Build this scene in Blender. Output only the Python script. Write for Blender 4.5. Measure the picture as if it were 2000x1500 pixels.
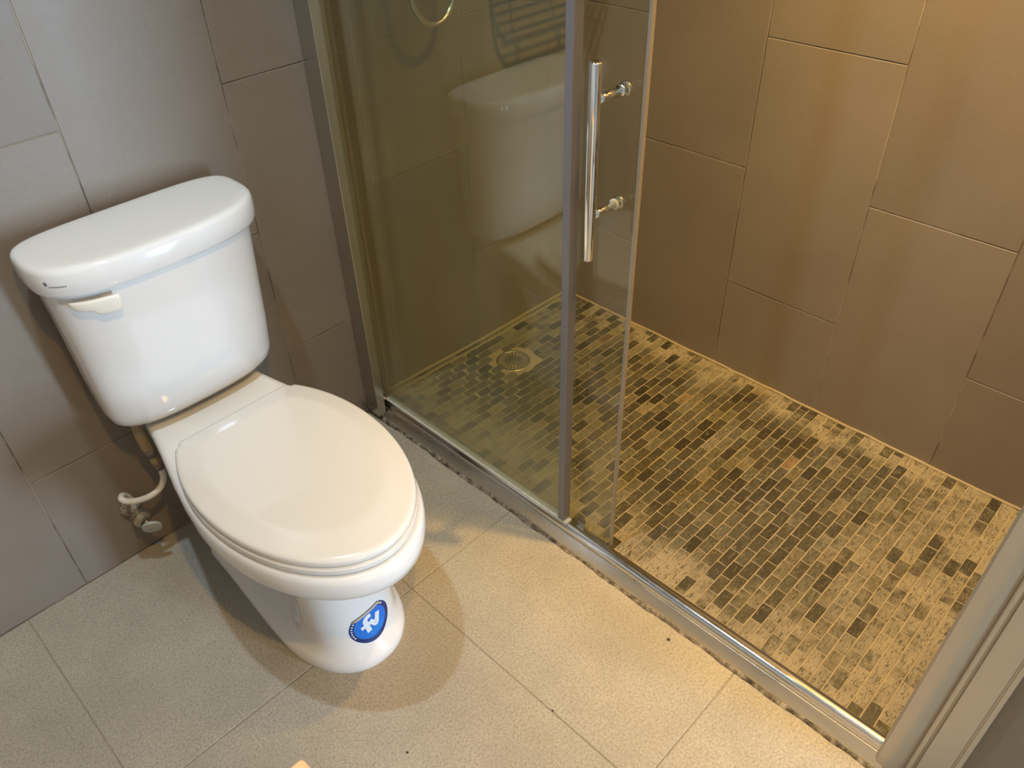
import bpy, bmesh, math, random
from mathutils import Vector, Matrix
from mathutils.bvhtree import BVHTree

for o in list(bpy.data.objects):
    bpy.data.objects.remove(o, do_unlink=True)
S = bpy.context.scene
C = S.collection
random.seed(7)

# ------------------------------------------------------------------ camera
CAM_H = 1.385
RIGHT = Vector((0.69852996, -0.71511678, -0.02576602))
DOWN = Vector((-0.46238524, -0.42359435, -0.77895296))
FWD = Vector((0.546128, 0.5560358, -0.62655279))
F_PX = 1561.85
cd = bpy.data.cameras.new('camera')
cam = bpy.data.objects.new('camera', cd)
C.objects.link(cam)
m = Matrix.Identity(4)
for i in range(3):
    m[i][0] = RIGHT[i]
    m[i][1] = -DOWN[i]
    m[i][2] = -FWD[i]
m[2][3] = CAM_H
cam.matrix_world = m
cd.sensor_width = 36.0
cd.sensor_fit = 'HORIZONTAL'
cd.lens = F_PX / 2000.0 * 36.0
cd.clip_start = 0.01
S.camera = cam

# ------------------------------------------------------------------ world, lights, exposure
S.view_settings.view_transform = 'Standard'
S.view_settings.look = 'None'
S.view_settings.exposure = 0.18
S.view_settings.gamma = 1.0
S.view_settings.use_curve_mapping = False
w = bpy.data.worlds.new('world')
S.world = w
w.use_nodes = True
w.node_tree.nodes['Background'].inputs[0].default_value = (0.75, 0.87, 1.0, 1)
w.node_tree.nodes['Background'].inputs[1].default_value = 1.0

CEIL = 2.40
LAMPS = [  # name, position, watts, colour, half angle (deg), blend, aim
    ('cool', (0.26, 0.83, CEIL - 0.03), 56, (0.66, 0.85, 1.0), 62, 0.6, (0.26, 0.83, 0)),
    ('warm', (0.16, -0.16, CEIL - 0.03), 64, (1.0, 0.60, 0.18), 44, 1.0, (0.05, 0.55, 0)),
    ('shower', (1.18, 0.20, CEIL - 0.05), 285, (1.0, 0.60, 0.17), 51, 1.0, (1.62, 0.20, 1.20)),
]
for n, p, e, col, ang, bl, aim in LAMPS:
    ld = bpy.data.lights.new('downlight_' + n, 'SPOT')
    ld.energy = e
    ld.color = col
    ld.shadow_soft_size = 0.03
    ld.spot_size = math.radians(2 * ang)
    ld.spot_blend = bl
    lo = bpy.data.objects.new('downlight_' + n, ld)
    lo.location = p
    lo.rotation_euler = (Vector(aim) - Vector(p)).to_track_quat('-Z', 'Y').to_euler()
    C.objects.link(lo)
wl = bpy.data.lights.new('window_daylight', 'AREA')
wl.shape = 'RECTANGLE'
wl.size = 0.26
wl.size_y = 0.74
wl.energy = 54
wl.color = (0.55, 0.75, 1.0)
wo = bpy.data.objects.new('window_daylight', wl)
wo.location = (1.225, -1.66, 0.46)
wo.rotation_euler = (math.radians(90), 0, 0)
wo.rotation_euler = Vector((0, 1, 0)).to_track_quat('-Z', 'Z').to_euler()
C.objects.link(wo)


# ------------------------------------------------------------------ helpers
def obj(name, me, mat=None, parent=None, smooth=False):
    if isinstance(me, bmesh.types.BMesh):
        bm = me
        bmesh.ops.recalc_face_normals(bm, faces=bm.faces)
        me = bpy.data.meshes.new(name)
        bm.to_mesh(me)
        bm.free()
    if mat and not me.materials:
        for mm in (mat if isinstance(mat, (list, tuple)) else [mat]):
            me.materials.append(mm)
    if smooth:
        me.polygons.foreach_set('use_smooth', [True] * len(me.polygons))
    o = bpy.data.objects.new(name, me)
    C.objects.link(o)
    if parent:
        o.parent = parent
    return o


def tag(o, label, cat, group=None, kind=None):
    if label:
        o['label'] = label
    if cat:
        o['category'] = cat
    if group:
        o['group'] = group
    if kind:
        o['kind'] = kind
    return o


def thing(name, label, cat, group=None, kind=None):
    o = bpy.data.objects.new(name, None)
    C.objects.link(o)
    return tag(o, label, cat, group, kind)


def structure(o, label=None, cat=None):
    o['kind'] = 'structure'
    if label:
        o['label'] = label
    if cat:
        o['category'] = cat
    return o


def box(bm, x0, x1, y0, y1, z0, z1, bev=0.0, seg=2):
    r = bmesh.ops.create_cube(bm, size=1.0)
    for v in r['verts']:
        v.co = Vector(((x0 + x1) / 2 + v.co.x * (x1 - x0), (y0 + y1) / 2 + v.co.y * (y1 - y0), (z0 + z1) / 2 + v.co.z * (z1 - z0)))
    if bev > 0:
        es = list({e for v in r['verts'] for e in v.link_edges})
        bmesh.ops.bevel(bm, geom=es, offset=bev, segments=seg, affect='EDGES', profile=0.5)
    return bm


def boxo(name, dims, mat, parent=None, bev=0.0, smooth=False, seg=2):
    bm = bmesh.new()
    box(bm, *dims, bev=bev, seg=seg)
    return obj(name, bm, mat, parent, smooth)


def loft(bm, rings, cap0=True, cap1=True, closed=True):
    vs = [[bm.verts.new(p) for p in r] for r in rings]
    n = len(rings[0])
    for a, b in zip(vs, vs[1:]):
        for i in range(n if closed else n - 1):
            j = (i + 1) % n
            bm.faces.new((a[i], a[j], b[j], b[i]))
    if cap0:
        bm.faces.new(list(reversed(vs[0])))
    if cap1:
        bm.faces.new(vs[-1])
    return vs


def smooth_path(pts, n=8):
    pts = [Vector(p) for p in pts]
    out = []
    for i in range(len(pts) - 1):
        p0 = pts[max(i - 1, 0)]
        p1, p2 = pts[i], pts[i + 1]
        p3 = pts[min(i + 2, len(pts) - 1)]
        for k in range(n):
            t = k / n
            out.append(0.5 * ((2 * p1) + (p2 - p0) * t + (2 * p0 - 5 * p1 + 4 * p2 - p3) * t * t + (3 * p1 - p0 - 3 * p2 + p3) * t ** 3))
    out.append(pts[-1])
    return out


def tube(bm, path, r, sides=12, caps=True):
    path = [Vector(p) for p in path]
    rr = r if isinstance(r, (list, tuple)) else [r] * len(path)
    t0 = (path[1] - path[0]).normalized()
    up = Vector((0, 0, 1)) if abs(t0.z) < 0.9 else Vector((1, 0, 0))
    nrm = t0.cross(up).normalized()
    rings = []
    for i, p in enumerate(path):
        a = path[max(i - 1, 0)]
        b = path[min(i + 1, len(path) - 1)]
        t = (b - a).normalized()
        nrm = (nrm - t * nrm.dot(t)).normalized()
        bi = t.cross(nrm)
        rings.append([p + rr[i] * (math.cos(2 * math.pi * k / sides) * nrm + math.sin(2 * math.pi * k / sides) * bi) for k in range(sides)])
    loft(bm, rings, caps, caps)
    return bm


def tubeo(name, path, r, mat, parent=None, sides=12):
    bm = bmesh.new()
    tube(bm, path, r, sides)
    return obj(name, bm, mat, parent, True)


def lathe(bm, origin, axis, prof, sides=24):
    """prof: list of (radius, distance along axis)"""
    axis = Vector(axis).normalized()
    up = Vector((0, 0, 1)) if abs(axis.z) < 0.9 else Vector((1, 0, 0))
    u = axis.cross(up).normalized()
    v = axis.cross(u)
    o = Vector(origin)
    rings = [[o + axis * d + max(r, 1e-5) * (math.cos(2 * math.pi * k / sides) * u + math.sin(2 * math.pi * k / sides) * v) for k in range(sides)] for r, d in prof]
    loft(bm, rings)
    return bm


def autosmooth(o, ang=40):
    me = o.data
    me.polygons.foreach_set('use_smooth', [True] * len(me.polygons))
    bm = bmesh.new()
    bm.from_mesh(me)
    for e in bm.edges:
        if len(e.link_faces) == 2 and e.calc_face_angle() > math.radians(ang):
            e.smooth = False
    bm.to_mesh(me)
    bm.free()
    return o


# ------------------------------------------------------------------ materials
class NT:
    def __init__(self, name):
        self.m = bpy.data.materials.new(name)
        self.m.use_nodes = True
        self.t = self.m.node_tree
        self.n = self.t.nodes
        self.b = self.n['Principled BSDF']
        self.out = self.n['Material Output']

    def node(self, typ, **kw):
        nd = self.n.new(typ)
        for k, v in kw.items():
            setattr(nd, k, v)
        return nd

    def link(self, a, b):
        self.t.links.new(a, b)

    def val(self, sock, v):
        if hasattr(v, 'is_linked') or isinstance(v, bpy.types.NodeSocket):
            self.link(v, sock)
        else:
            sock.default_value = v

    def pos(self):
        return self.node('ShaderNodeNewGeometry').outputs['Position']

    def objpos(self):
        return self.node('ShaderNodeTexCoord').outputs['Object']

    def mapping(self, vec, scale=(1, 1, 1), rot=(0, 0, 0), loc=(0, 0, 0)):
        nd = self.node('ShaderNodeMapping')
        self.link(vec, nd.inputs[0])
        self.val(nd.inputs['Scale'], scale)
        self.val(nd.inputs['Rotation'], rot)
        self.val(nd.inputs['Location'], loc)
        return nd.outputs[0]

    def noise(self, vec, scale, detail=4, rough=0.55, dist=0.0):
        nd = self.node('ShaderNodeTexNoise')
        self.link(vec, nd.inputs['Vector'])
        nd.inputs['Scale'].default_value = scale
        nd.inputs['Detail'].default_value = detail
        nd.inputs['Roughness'].default_value = rough
        nd.inputs['Distortion'].default_value = dist
        return nd.outputs['Fac']

    def ramp(self, fac, stops):
        nd = self.node('ShaderNodeValToRGB')
        self.link(fac, nd.inputs[0])
        cr = nd.color_ramp
        while len(cr.elements) < len(stops):
            cr.elements.new(0.5)
        for e, (p, c) in zip(cr.elements, stops):
            e.position = p
            e.color = (c, c, c, 1) if isinstance(c, (int, float)) else (*c, 1)
        return nd.outputs[0]

    def mix(self, fac, a, b, mode='MIX'):
        nd = self.node('ShaderNodeMix', data_type='RGBA', blend_type=mode)
        self.val(nd.inputs[0], fac)
        for s, v in ((nd.inputs[6], a), (nd.inputs[7], b)):
            if isinstance(v, tuple) and len(v) == 3:
                v = (*v, 1)
            self.val(s, v)
        return nd.outputs[2]

    def math(self, op, a, b=0.0, c=None):
        nd = self.node('ShaderNodeMath', operation=op)
        self.val(nd.inputs[0], a)
        self.val(nd.inputs[1], b)
        if c is not None:
            self.val(nd.inputs[2], c)
        return nd.outputs[0]

    def mrange(self, v, a, b, c=0.0, d=1.0, smooth=True):
        nd = self.node('ShaderNodeMapRange')
        nd.interpolation_type = 'SMOOTHSTEP' if smooth else 'LINEAR'
        self.link(v, nd.inputs[0])
        for i, x in enumerate((a, b, c, d)):
            nd.inputs[1 + i].default_value = x
        return nd.outputs[0]

    def bump(self, h, strength=0.2, dist=0.002):
        nd = self.node('ShaderNodeBump')
        nd.inputs['Strength'].default_value = strength
        nd.inputs['Distance'].default_value = dist
        self.link(h, nd.inputs['Height'])
        self.link(nd.outputs[0], self.b.inputs['Normal'])

    def set(self, **kw):
        names = dict(col='Base Color', rough='Roughness', metal='Metallic', coat='Coat Weight', coatr='Coat Roughness', ior='IOR', spec='Specular IOR Level', trans='Transmission Weight', sss='Subsurface Weight')
        for k, v in kw.items():
            if isinstance(v, tuple) and len(v) == 3:
                v = (*v, 1)
            self.val(self.b.inputs[names[k]], v)
        return self


def simple(name, col, rough=0.5, metal=0.0, var=0.06, scale=30.0, **kw):
    n = NT(name)
    f = n.noise(n.pos(), scale)
    c2 = tuple(min(1, x * (1 + var)) for x in col)
    c1 = tuple(x * (1 - var) for x in col)
    n.set(col=n.mix(f, c1, c2), rough=rough, metal=metal, **kw)
    return n.m


def m_wall_tile():
    n = NT('taupe_wall_tile')
    p = n.pos()
    rnd = n.node('ShaderNodeObjectInfo').outputs['Random']
    a = n.noise(p, 3.5, 5, 0.6)
    b = n.noise(p, 240, 3, 0.6)
    base = n.mix(n.ramp(a, [(0.3, 0.0), (0.7, 1.0)]), (0.200, 0.163, 0.126), (0.236, 0.194, 0.152))
    base = n.mix(n.math('MULTIPLY', n.ramp(b, [(0.35, 0.0), (0.7, 1.0)]), 0.18), base, (0.30, 0.26, 0.215))
    sp = n.noise(p, 95, 1, 0.4)
    base = n.mix(n.math('MULTIPLY', n.ramp(sp, [(0.77, 0.0), (0.80, 1.0)]), 0.14), base, (0.44, 0.40, 0.34))
    # mould and dirt where water stands in the corner beside the shower track
    d = n.node('ShaderNodeVectorMath', operation='DISTANCE')
    n.link(p, d.inputs[0])
    d.inputs[1].default_value = (0.845, 1.424, 0.0)
    dirt = n.math('MULTIPLY', n.mrange(d.outputs['Value'], 0.02, 0.075, 1.0, 0.0), n.ramp(n.noise(p, 90, 5, 0.7), [(0.40, 0.0), (0.58, 1.0)]))
    base = n.mix(n.math('MULTIPLY', dirt, 0.85), base, (0.035, 0.028, 0.018))
    hsv = n.node('ShaderNodeHueSaturation')
    n.link(base, hsv.inputs['Color'])
    n.link(n.mrange(rnd, 0, 1, 0.94, 1.06, False), hsv.inputs['Value'])
    n.set(col=hsv.outputs[0], rough=n.mrange(a, 0.3, 0.7, 0.40, 0.50), spec=0.45)
    n.bump(n.noise(p, 420, 3, 0.6), 0.05, 0.001)
    return n.m


def m_wall_grout():
    n = NT('wall_grout')
    p = n.pos()
    a = n.noise(p, 7, 4, 0.6)
    n.set(col=n.mix(n.ramp(a, [(0.44, 0.0), (0.58, 1.0)]), (0.10, 0.078, 0.055), (0.42, 0.37, 0.30)), rough=0.9)
    return n.m


def m_floor_tile():
    n = NT('sandy_grey_floor_tile')
    p = n.pos()
    big = n.noise(p, 5, 5, 0.6)
    mid = n.noise(p, 60, 4, 0.6)
    fine = n.noise(p, 230, 5, 0.75)
    base = n.mix(n.ramp(big, [(0.35, 0.0), (0.68, 1.0)]), (0.375, 0.343, 0.277), (0.47, 0.430, 0.345))
    base = n.mix(n.math('MULTIPLY', n.ramp(mid, [(0.45, 0.0), (0.7, 1.0)]), 0.35), base, (0.35, 0.33, 0.28))
    base = n.mix(n.math('MULTIPLY', n.ramp(fine, [(0.44, 0.0), (0.68, 1.0)]), 0.75), base, (0.185, 0.165, 0.13))
    base = n.mix(n.math('MULTIPLY', n.ramp(fine, [(0.27, 1.0), (0.40, 0.0)]), 0.35), base, (0.56, 0.52, 0.45))
    spk = n.noise(p, 60, 0, 0.5)
    base = n.mix(n.ramp(spk, [(0.90, 0.0), (0.91, 1.0)]), base, (0.04, 0.035, 0.03))
    n.set(col=base, rough=n.mrange(fine, 0.3, 0.7, 0.45, 0.65), spec=0.4)
    n.bump(n.math('ADD', fine, n.math('MULTIPLY', mid, 0.6)), 0.28, 0.0015)
    return n.m


def m_mosaic():
    n = NT('slate_mosaic_tile')
    p = n.pos()
    at = n.node('ShaderNodeAttribute', attribute_name='tint')
    sep = n.node('ShaderNodeSeparateColor')
    n.link(at.outputs['Color'], sep.inputs[0])
    dark, hue, ang = sep.outputs[0], sep.outputs[1], sep.outputs[2]
    # stone colour of the individual piece
    stone = n.ramp(hue, [(0.0, (0.052, 0.048, 0.036)), (0.25, (0.098, 0.090, 0.062)), (0.45, (0.135, 0.132, 0.105)), (0.62, (0.165, 0.145, 0.085)), (0.80, (0.205, 0.192, 0.155)), (0.93, (0.27, 0.225, 0.145)), (1.0, (0.33, 0.22, 0.12))])
    hsv = n.node('ShaderNodeHueSaturation')
    n.link(stone, hsv.inputs['Color'])
    n.link(n.mrange(dark, 0, 1, 0.30, 0.9, False), hsv.inputs['Value'])
    # veins running at a different angle in each piece
    rot = n.node('ShaderNodeCombineXYZ')
    n.link(n.math('MULTIPLY', ang, 6.28), rot.inputs[2])
    nd = n.node('ShaderNodeMapping')
    n.link(p, nd.inputs[0])
    n.link(rot.outputs[0], nd.inputs['Rotation'])
    nd.inputs['Scale'].default_value = (1, 4.0, 1)
    vein = n.noise(nd.outputs[0], 48, 6, 0.72, 1.5)
    c = n.mix(n.math('MULTIPLY', n.ramp(vein, [(0.50, 0.0), (0.60, 1.0)]), 0.75), hsv.outputs[0], (0.035, 0.033, 0.026))
    c = n.mix(n.math('MULTIPLY', n.ramp(vein, [(0.36, 1.0), (0.45, 0.0)]), 0.40), c, (0.30, 0.27, 0.185))
    # limescale and soap film: heaviest along the track, the near end and the wall
    sx = n.node('ShaderNodeSeparateXYZ')
    n.link(p, sx.inputs[0])
    jag = n.math('MULTIPLY', n.math('SUBTRACT', n.noise(p, 9, 4, 0.6), 0.5), 0.30)
    e1 = n.mrange(n.math('ADD', sx.outputs[0], jag), 0.93, 1.12, 1.0, 0.0)
    e2 = n.mrange(n.math('ADD', sx.outputs[1], jag), 0.06, 0.40, 0.9, 0.0)
    e3 = n.mrange(n.math('ADD', sx.outputs[0], jag), 1.53, 1.64, 0.0, 0.8)
    e4 = n.math('MULTIPLY', n.mrange(n.math('ADD', sx.outputs[1], jag), 1.10, 1.40, 0.0, 0.75), n.mrange(sx.outputs[0], 1.25, 1.40, 0.0, 1.0))
    edge = n.math('MAXIMUM', n.math('MAXIMUM', e1, e2), n.math('MAXIMUM', e3, e4))
    film = n.math('MULTIPLY', edge, n.mrange(n.math('ADD', dark, n.math('MULTIPLY', n.noise(p, 28, 5, 0.65), 1.5)), 0.80, 1.35, 0.05, 1.0))
    film = n.math('MULTIPLY', film, n.mrange(vein, 0.60, 0.52, 0.15, 1.0))
    c = n.mix(n.math('MULTIPLY', film, 0.75), c, (0.345, 0.305, 0.230))
    pit = n.noise(p, 170, 2, 0.5)
    c = n.mix(n.ramp(pit, [(0.70, 0.0), (0.75, 1.0)]), c, (0.025, 0.02, 0.015))
    n.set(col=c, rough=n.mrange(film, 0, 1, 0.38, 0.7), spec=0.4)
    n.bump(vein, 0.25, 0.001)
    return n.m


def m_mosaic_grout():
    n = NT('sand_mosaic_grout')
    p = n.pos()
    a = n.noise(p, 40, 4, 0.6)
    n.set(col=n.mix(a, (0.25, 0.205, 0.135), (0.40, 0.335, 0.23)), rough=0.9)
    n.bump(n.noise(p, 300, 3), 0.2, 0.001)
    return n.m


def m_glass(name, tint, film_lo, film_hi, edge_y=None, refl=0.05):
    """clear pane: straight transmission tinted green, mirror reflection rising at grazing angles, thin soap film"""
    n = NT(name)
    n.n.remove(n.b)
    lw = n.node('ShaderNodeLayerWeight')
    lw.inputs[0].default_value = 0.5
    f = n.math('MULTIPLY_ADD', n.math('POWER', lw.outputs['Facing'], 5.0), 1.0 - refl, refl)
    tr = n.node('ShaderNodeBsdfTransparent')
    tr.inputs[0].default_value = (*tint, 1)
    gl = n.node('ShaderNodeBsdfGlossy')
    gl.inputs['Roughness'].default_value = 0.0
    gl.inputs['Color'].default_value = (1, 1, 1, 1)
    mx = n.node('ShaderNodeMixShader')
    n.link(f, mx.inputs[0])
    n.link(tr.outputs[0], mx.inputs[1])
    n.link(gl.outputs[0], mx.inputs[2])
    df = n.node('ShaderNodeBsdfDiffuse')
    df.inputs[0].default_value = (0.62, 0.66, 0.56, 1)
    tl = n.node('ShaderNodeBsdfTranslucent')
    tl.inputs[0].default_value = (0.62, 0.66, 0.56, 1)
    dm = n.node('ShaderNodeMixShader')
    dm.inputs[0].default_value = 0.5
    n.link(df.outputs[0], dm.inputs[1])
    n.link(tl.outputs[0], dm.inputs[2])
    p = n.pos()
    sx = n.node('ShaderNodeSeparateXYZ')
    n.link(p, sx.inputs[0])
    blot = n.noise(n.mapping(p, (1, 1, 0.6)), 6, 5, 0.6)
    low = n.mrange(n.math('ADD', sx.outputs[2], n.math('MULTIPLY', n.math('SUBTRACT', blot, 0.5), 0.30)), 0.05, 0.26, 1.0, 0.0)
    if edge_y:
        side = n.mrange(n.math('ADD', sx.outputs[1], n.math('MULTIPLY', n.math('SUBTRACT', blot, 0.5), 0.12)), edge_y[0], edge_y[1], 0.0, 1.0)
        side = n.math('MULTIPLY', side, n.mrange(sx.outputs[2], 0.10, 0.45, 1.0, 0.0))
        low = n.math('MAXIMUM', low, n.math('MULTIPLY', side, 0.9))
    fac = n.mrange(low, 0, 1, film_lo, film_hi, False)
    spots = n.ramp(n.noise(p, 140, 2, 0.5), [(0.70, 0.0), (0.74, 1.0)])
    fac = n.math('ADD', fac, n.math('MULTIPLY', spots, 0.05))
    m2 = n.node('ShaderNodeMixShader')
    n.link(fac, m2.inputs[0])
    n.link(mx.outputs[0], m2.inputs[1])
    n.link(dm.outputs[0], m2.inputs[2])
    n.link(m2.outputs[0], n.out.inputs[0])
    return n.m


def m_ceramic(name, col, rough=0.08):
    n = NT(name)
    f = n.noise(n.pos(), 4)
    n.set(col=n.mix(f, tuple(x * 0.985 for x in col), col), rough=rough, coat=0.6, coatr=0.03, spec=0.5)
    return n.m


def m_metal(name, col, rough, streak=0.0, axis=(1, 1, 1)):
    n = NT(name)
    p = n.pos()
    f = n.noise(n.mapping(p, axis), 60, 4, 0.6)
    n.set(col=n.mix(f, tuple(x * (1 - streak) for x in col), col), metal=1.0, rough=n.mrange(f, 0.3, 0.7, rough * 0.8, rough * 1.25))
    return n.m


M = {}
M['wall'] = m_wall_tile()
M['wgrout'] = m_wall_grout()
M['floor'] = m_floor_tile()
M['fgrout'] = simple('dark_floor_grout', (0.30, 0.27, 0.21), 0.9, var=0.4, scale=9)
M['mosaic'] = m_mosaic()
M['mgrout'] = m_mosaic_grout()
M['plaster'] = simple('white_plaster', (0.72, 0.70, 0.66), 0.8, var=0.03, scale=6)
M['ceramic'] = m_ceramic('white_ceramic', (0.80, 0.79, 0.765))
M['seat'] = m_ceramic('ivory_plastic', (0.78, 0.755, 0.70), 0.16)
M['lever'] = m_ceramic('ivory_lever_plastic', (0.80, 0.76, 0.66), 0.22)
M['chrome'] = m_metal('chrome', (0.78, 0.77, 0.74), 0.07)
M['track'] = m_metal('satin_track', (0.66, 0.64, 0.59), 0.30, 0.04, (1, 0.2, 1))
M['ridge'] = m_metal('polished_track', (0.72, 0.70, 0.66), 0.12, 0.08, (3, 0.5, 3))
M['jamb'] = simple('satin_jamb_lit', (0.56, 0.50, 0.41), 0.38, metal=0.5, var=0.03, scale=8)  # right jamb: warm lamplight put into the metal's colour
M['jamb_shaded'] = simple('polished_jamb_shaded', (0.50, 0.48, 0.41), 0.20, metal=0.9, var=0.03, scale=8)  # left jamb: same metal as the right, darker copy with its shade painted in
M['glass_fixed'] = m_glass('screen_glass', (0.88, 0.915, 0.845), 0.030, 0.22, (1.22, 1.42), 0.055)
M['glass_door'] = m_glass('door_glass', (0.90, 0.92, 0.875), 0.018, 0.10, None, 0.045)
M['seal'] = simple('grey_plastic_seal', (0.20, 0.19, 0.20), 0.3)
M['clear_seal'] = simple('clear_edge_seal', (0.30, 0.27, 0.22), 0.12)
M['gasket'] = simple('pale_gasket', (0.58, 0.57, 0.50), 0.5, var=0.25, scale=90)
M['rubber'] = simple('white_washer', (0.60, 0.58, 0.50), 0.5)
M['hose'] = simple('cream_hose', (0.66, 0.61, 0.52), 0.45, var=0.1)
M['brass'] = simple('aged_fitting', (0.30, 0.235, 0.13), 0.5, var=0.4, scale=120)
M['nutgrey'] = simple('grey_plastic_nut', (0.16, 0.155, 0.135), 0.5, var=0.2)
M['oxide'] = None
M['drain'] = m_metal('drain_metal', (0.55, 0.53, 0.46), 0.38, 0.3)
M['black'] = simple('black_wire', (0.03, 0.03, 0.03), 0.35)
M['card'] = simple('pale_wood', (0.86, 0.56, 0.30), 0.45, var=0.08, scale=12)


def m_corroded():
    n = NT('corroded_valve_metal')
    p = n.pos()
    a = n.noise(p, 260, 4, 0.6)
    k = n.ramp(a, [(0.36, 1.0), (0.44, 0.0)])
    n.set(col=n.mix(k, (0.50, 0.44, 0.34), (0.07, 0.045, 0.025)), metal=n.mrange(k, 0, 1, 0.9, 0.1), rough=n.mrange(a, 0.3, 0.7, 0.2, 0.5))
    n.bump(a, 0.2, 0.0006)
    return n.m


def m_grime():
    n = NT('grimy_sealant')
    p = n.pos()
    a = n.noise(p, 55, 6, 0.7)
    n.set(col=n.ramp(a, [(0.36, (0.03, 0.025, 0.018)), (0.50, (0.15, 0.125, 0.09)), (0.66, (0.36, 0.32, 0.25))]), rough=0.8)
    n.bump(a, 0.4, 0.002)
    return n.m


M['oxide'] = m_corroded()
M['grime'] = m_grime()

# ------------------------------------------------------------------ room shell
YW = 1.424      # face of the wall behind the toilet
XR = 1.655      # face of the long shower wall
XL = -0.95
YF = -1.70


def tile_mesh(lx, ly, th, mat, bev=0.0012):
    """flat slab with chamfered top; local x,y in plane, +z is the face (z=0)"""
    key = ('tile', round(lx, 4), round(ly, 4), th, mat.name)
    if key in CACHE:
        return CACHE[key]
    a, b = lx / 2, ly / 2
    vs = []
    for z, i in ((-th, 0.0), (-bev * 0.6, 0.0), (0, bev)):
        for sx, sy in ((-1, -1), (1, -1), (1, 1), (-1, 1)):
            vs.append((sx * (a - i), sy * (b - i), z))
    fs = [(3, 2, 1, 0), (8, 9, 10, 11)]
    for k in (0, 4):
        for i in range(4):
            j = (i + 1) % 4
            fs.append((k + i, k + j, k + 4 + j, k + 4 + i))
    me = bpy.data.meshes.new('tile')
    me.from_pydata(vs, [], fs)
    me.materials.append(mat)
    CACHE[key] = me
    return me


CACHE = {}


def lay(parent, mat, u0, u1, v0, v1, frame, gap=0.0017, th=0.008, jit=0.0003):
    lx, ly = u1 - u0 - gap, v1 - v0 - gap
    if lx < 0.01 or ly < 0.01:
        return
    me = tile_mesh(lx, ly, th, mat)
    o = bpy.data.objects.new('tile', me)
    C.objects.link(o)
    mm = frame((u0 + u1) / 2, (v0 + v1) / 2, random.uniform(-jit, jit))
    o.parent = parent
    o.matrix_local = mm
    return o


def frame_back(u, v, d):      # faces -Y
    return Matrix(((1, 0, 0, u), (0, 0, -1, YW - d), (0, 1, 0, v), (0, 0, 0, 1)))


def frame_right(u, v, d):     # faces -X ; u = -y
    return Matrix(((0, 0, -1, XR - d), (-1, 0, 0, -u), (0, 1, 0, v), (0, 0, 0, 1)))


def rows(offs, top):
    r = [0.0]
    z = offs
    while z < top:
        r.append(z)
        z += 0.605
    r.append(top)
    return r


# floor
fl = boxo('floor', (XL, 0.92, YF, YW + 0.05, -0.12, -0.0016), M['fgrout'])
structure(fl, 'sandy grey stone-look tiled bathroom floor under the toilet', 'floor')
fx = [XL, -0.62, -0.022, 0.573, 0.905]
fy = [YF, -1.495, -0.895, -0.295, 0.309, 0.905, YW]
for a, b in zip(fx, fx[1:]):
    for c, d in zip(fy, fy[1:]):
        lay(fl, M['floor'], a, b, c, d, lambda u, v, k: Matrix.Translation((u, v, k * 0.5 - 0.0002)), gap=0.0022, th=0.01)

# wall behind the toilet and the shower
wb = boxo('wall_back', (XL, XR + 0.1, YW + 0.0016, YW + 0.12, -0.1, CEIL), M['wgrout'])
structure(wb, 'taupe tiled wall behind the toilet and shower', 'wall')
xs = [-0.95, -0.785, -0.49, -0.193, 0.102, 0.387, 0.681, 0.976, 1.271, 1.566, XR]
for i, (a, b) in enumerate(zip(xs, xs[1:])):
    rr = rows(0.304, CEIL) if i % 2 == 0 else rows(0.607, CEIL)
    for c, d in zip(rr, rr[1:]):
        lay(wb, M['wall'], a, b, c, d, frame_back)
# long shower wall
wr = boxo('wall_right', (XR + 0.0016, XR + 0.12, -0.12, YW + 0.1, -0.1, CEIL), M['wgrout'])
structure(wr, 'taupe tiled long wall of the shower', 'wall')
ys = [YW, 1.175, 0.873, 0.570, 0.268, -0.034, -0.12]
for i, (a, b) in enumerate(zip(ys, ys[1:])):
    rr = rows(0.583, CEIL) if i % 2 == 1 else rows(0.274, CEIL)
    for c, d in zip(rr, rr[1:]):
        lay(wr, M['wall'], -a, -b, c, d, frame_right)

# near end of the shower: short wall that carries the right-hand jamb
wp = boxo('wall_near', (0.905, XR + 0.1, -0.16, 0.012, -0.1, CEIL), M['wgrout'])
structure(wp, 'taupe tiled wall end beside the right shower jamb', 'wall')
rr = rows(0.40, CEIL)
for c, d in zip(rr, rr[1:]):
    lay(wp, M['wall'], 0.06, 0.16, c, d, lambda u, v, k: Matrix(((0, 0, -1, 0.9035 - k), (-1, 0, 0, -u), (0, 1, 0, v), (0, 0, 0, 1))))
for i, (a, b) in enumerate(((0.905, 1.205), (1.205, 1.505), (1.505, XR + 0.1))):
    rr = rows(0.40, CEIL) if i % 2 else rows(0.10, CEIL)
    for c, d in zip(rr, rr[1:]):
        lay(wp, M['wall'], a, b, c, d, lambda u, v, k: Matrix(((1, 0, 0, u), (0, 0, -1, -0.1615 - k), (0, 1, 0, v), (0, 0, 0, 1))))
wn = boxo('wall_side', (XR + 0.0005, XR + 0.1, YF, -0.162, -0.1, CEIL), M['plaster'])
structure(wn, 'pale plastered side wall behind the camera', 'wall')
fl2 = boxo('trim_1', (0.921, XR, YF, -0.1625, -0.12, -0.001), M['floor'])
structure(fl2, 'stone-look floor strip behind the near wall', 'floor')
wl_ = boxo('wall_left', (XL - 0.1, XL - 0.0005, YF, YW + 0.1, -0.1, CEIL), M['plaster'])
structure(wl_, 'pale plastered left wall outside the frame', 'wall')
ce = boxo('ceiling', (XL - 0.1, XR + 0.1, YF - 0.1, YW + 0.1, CEIL, CEIL + 0.1), M['plaster'])
structure(ce, 'white plastered ceiling outside the frame', 'ceiling')
bm = bmesh.new()
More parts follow.
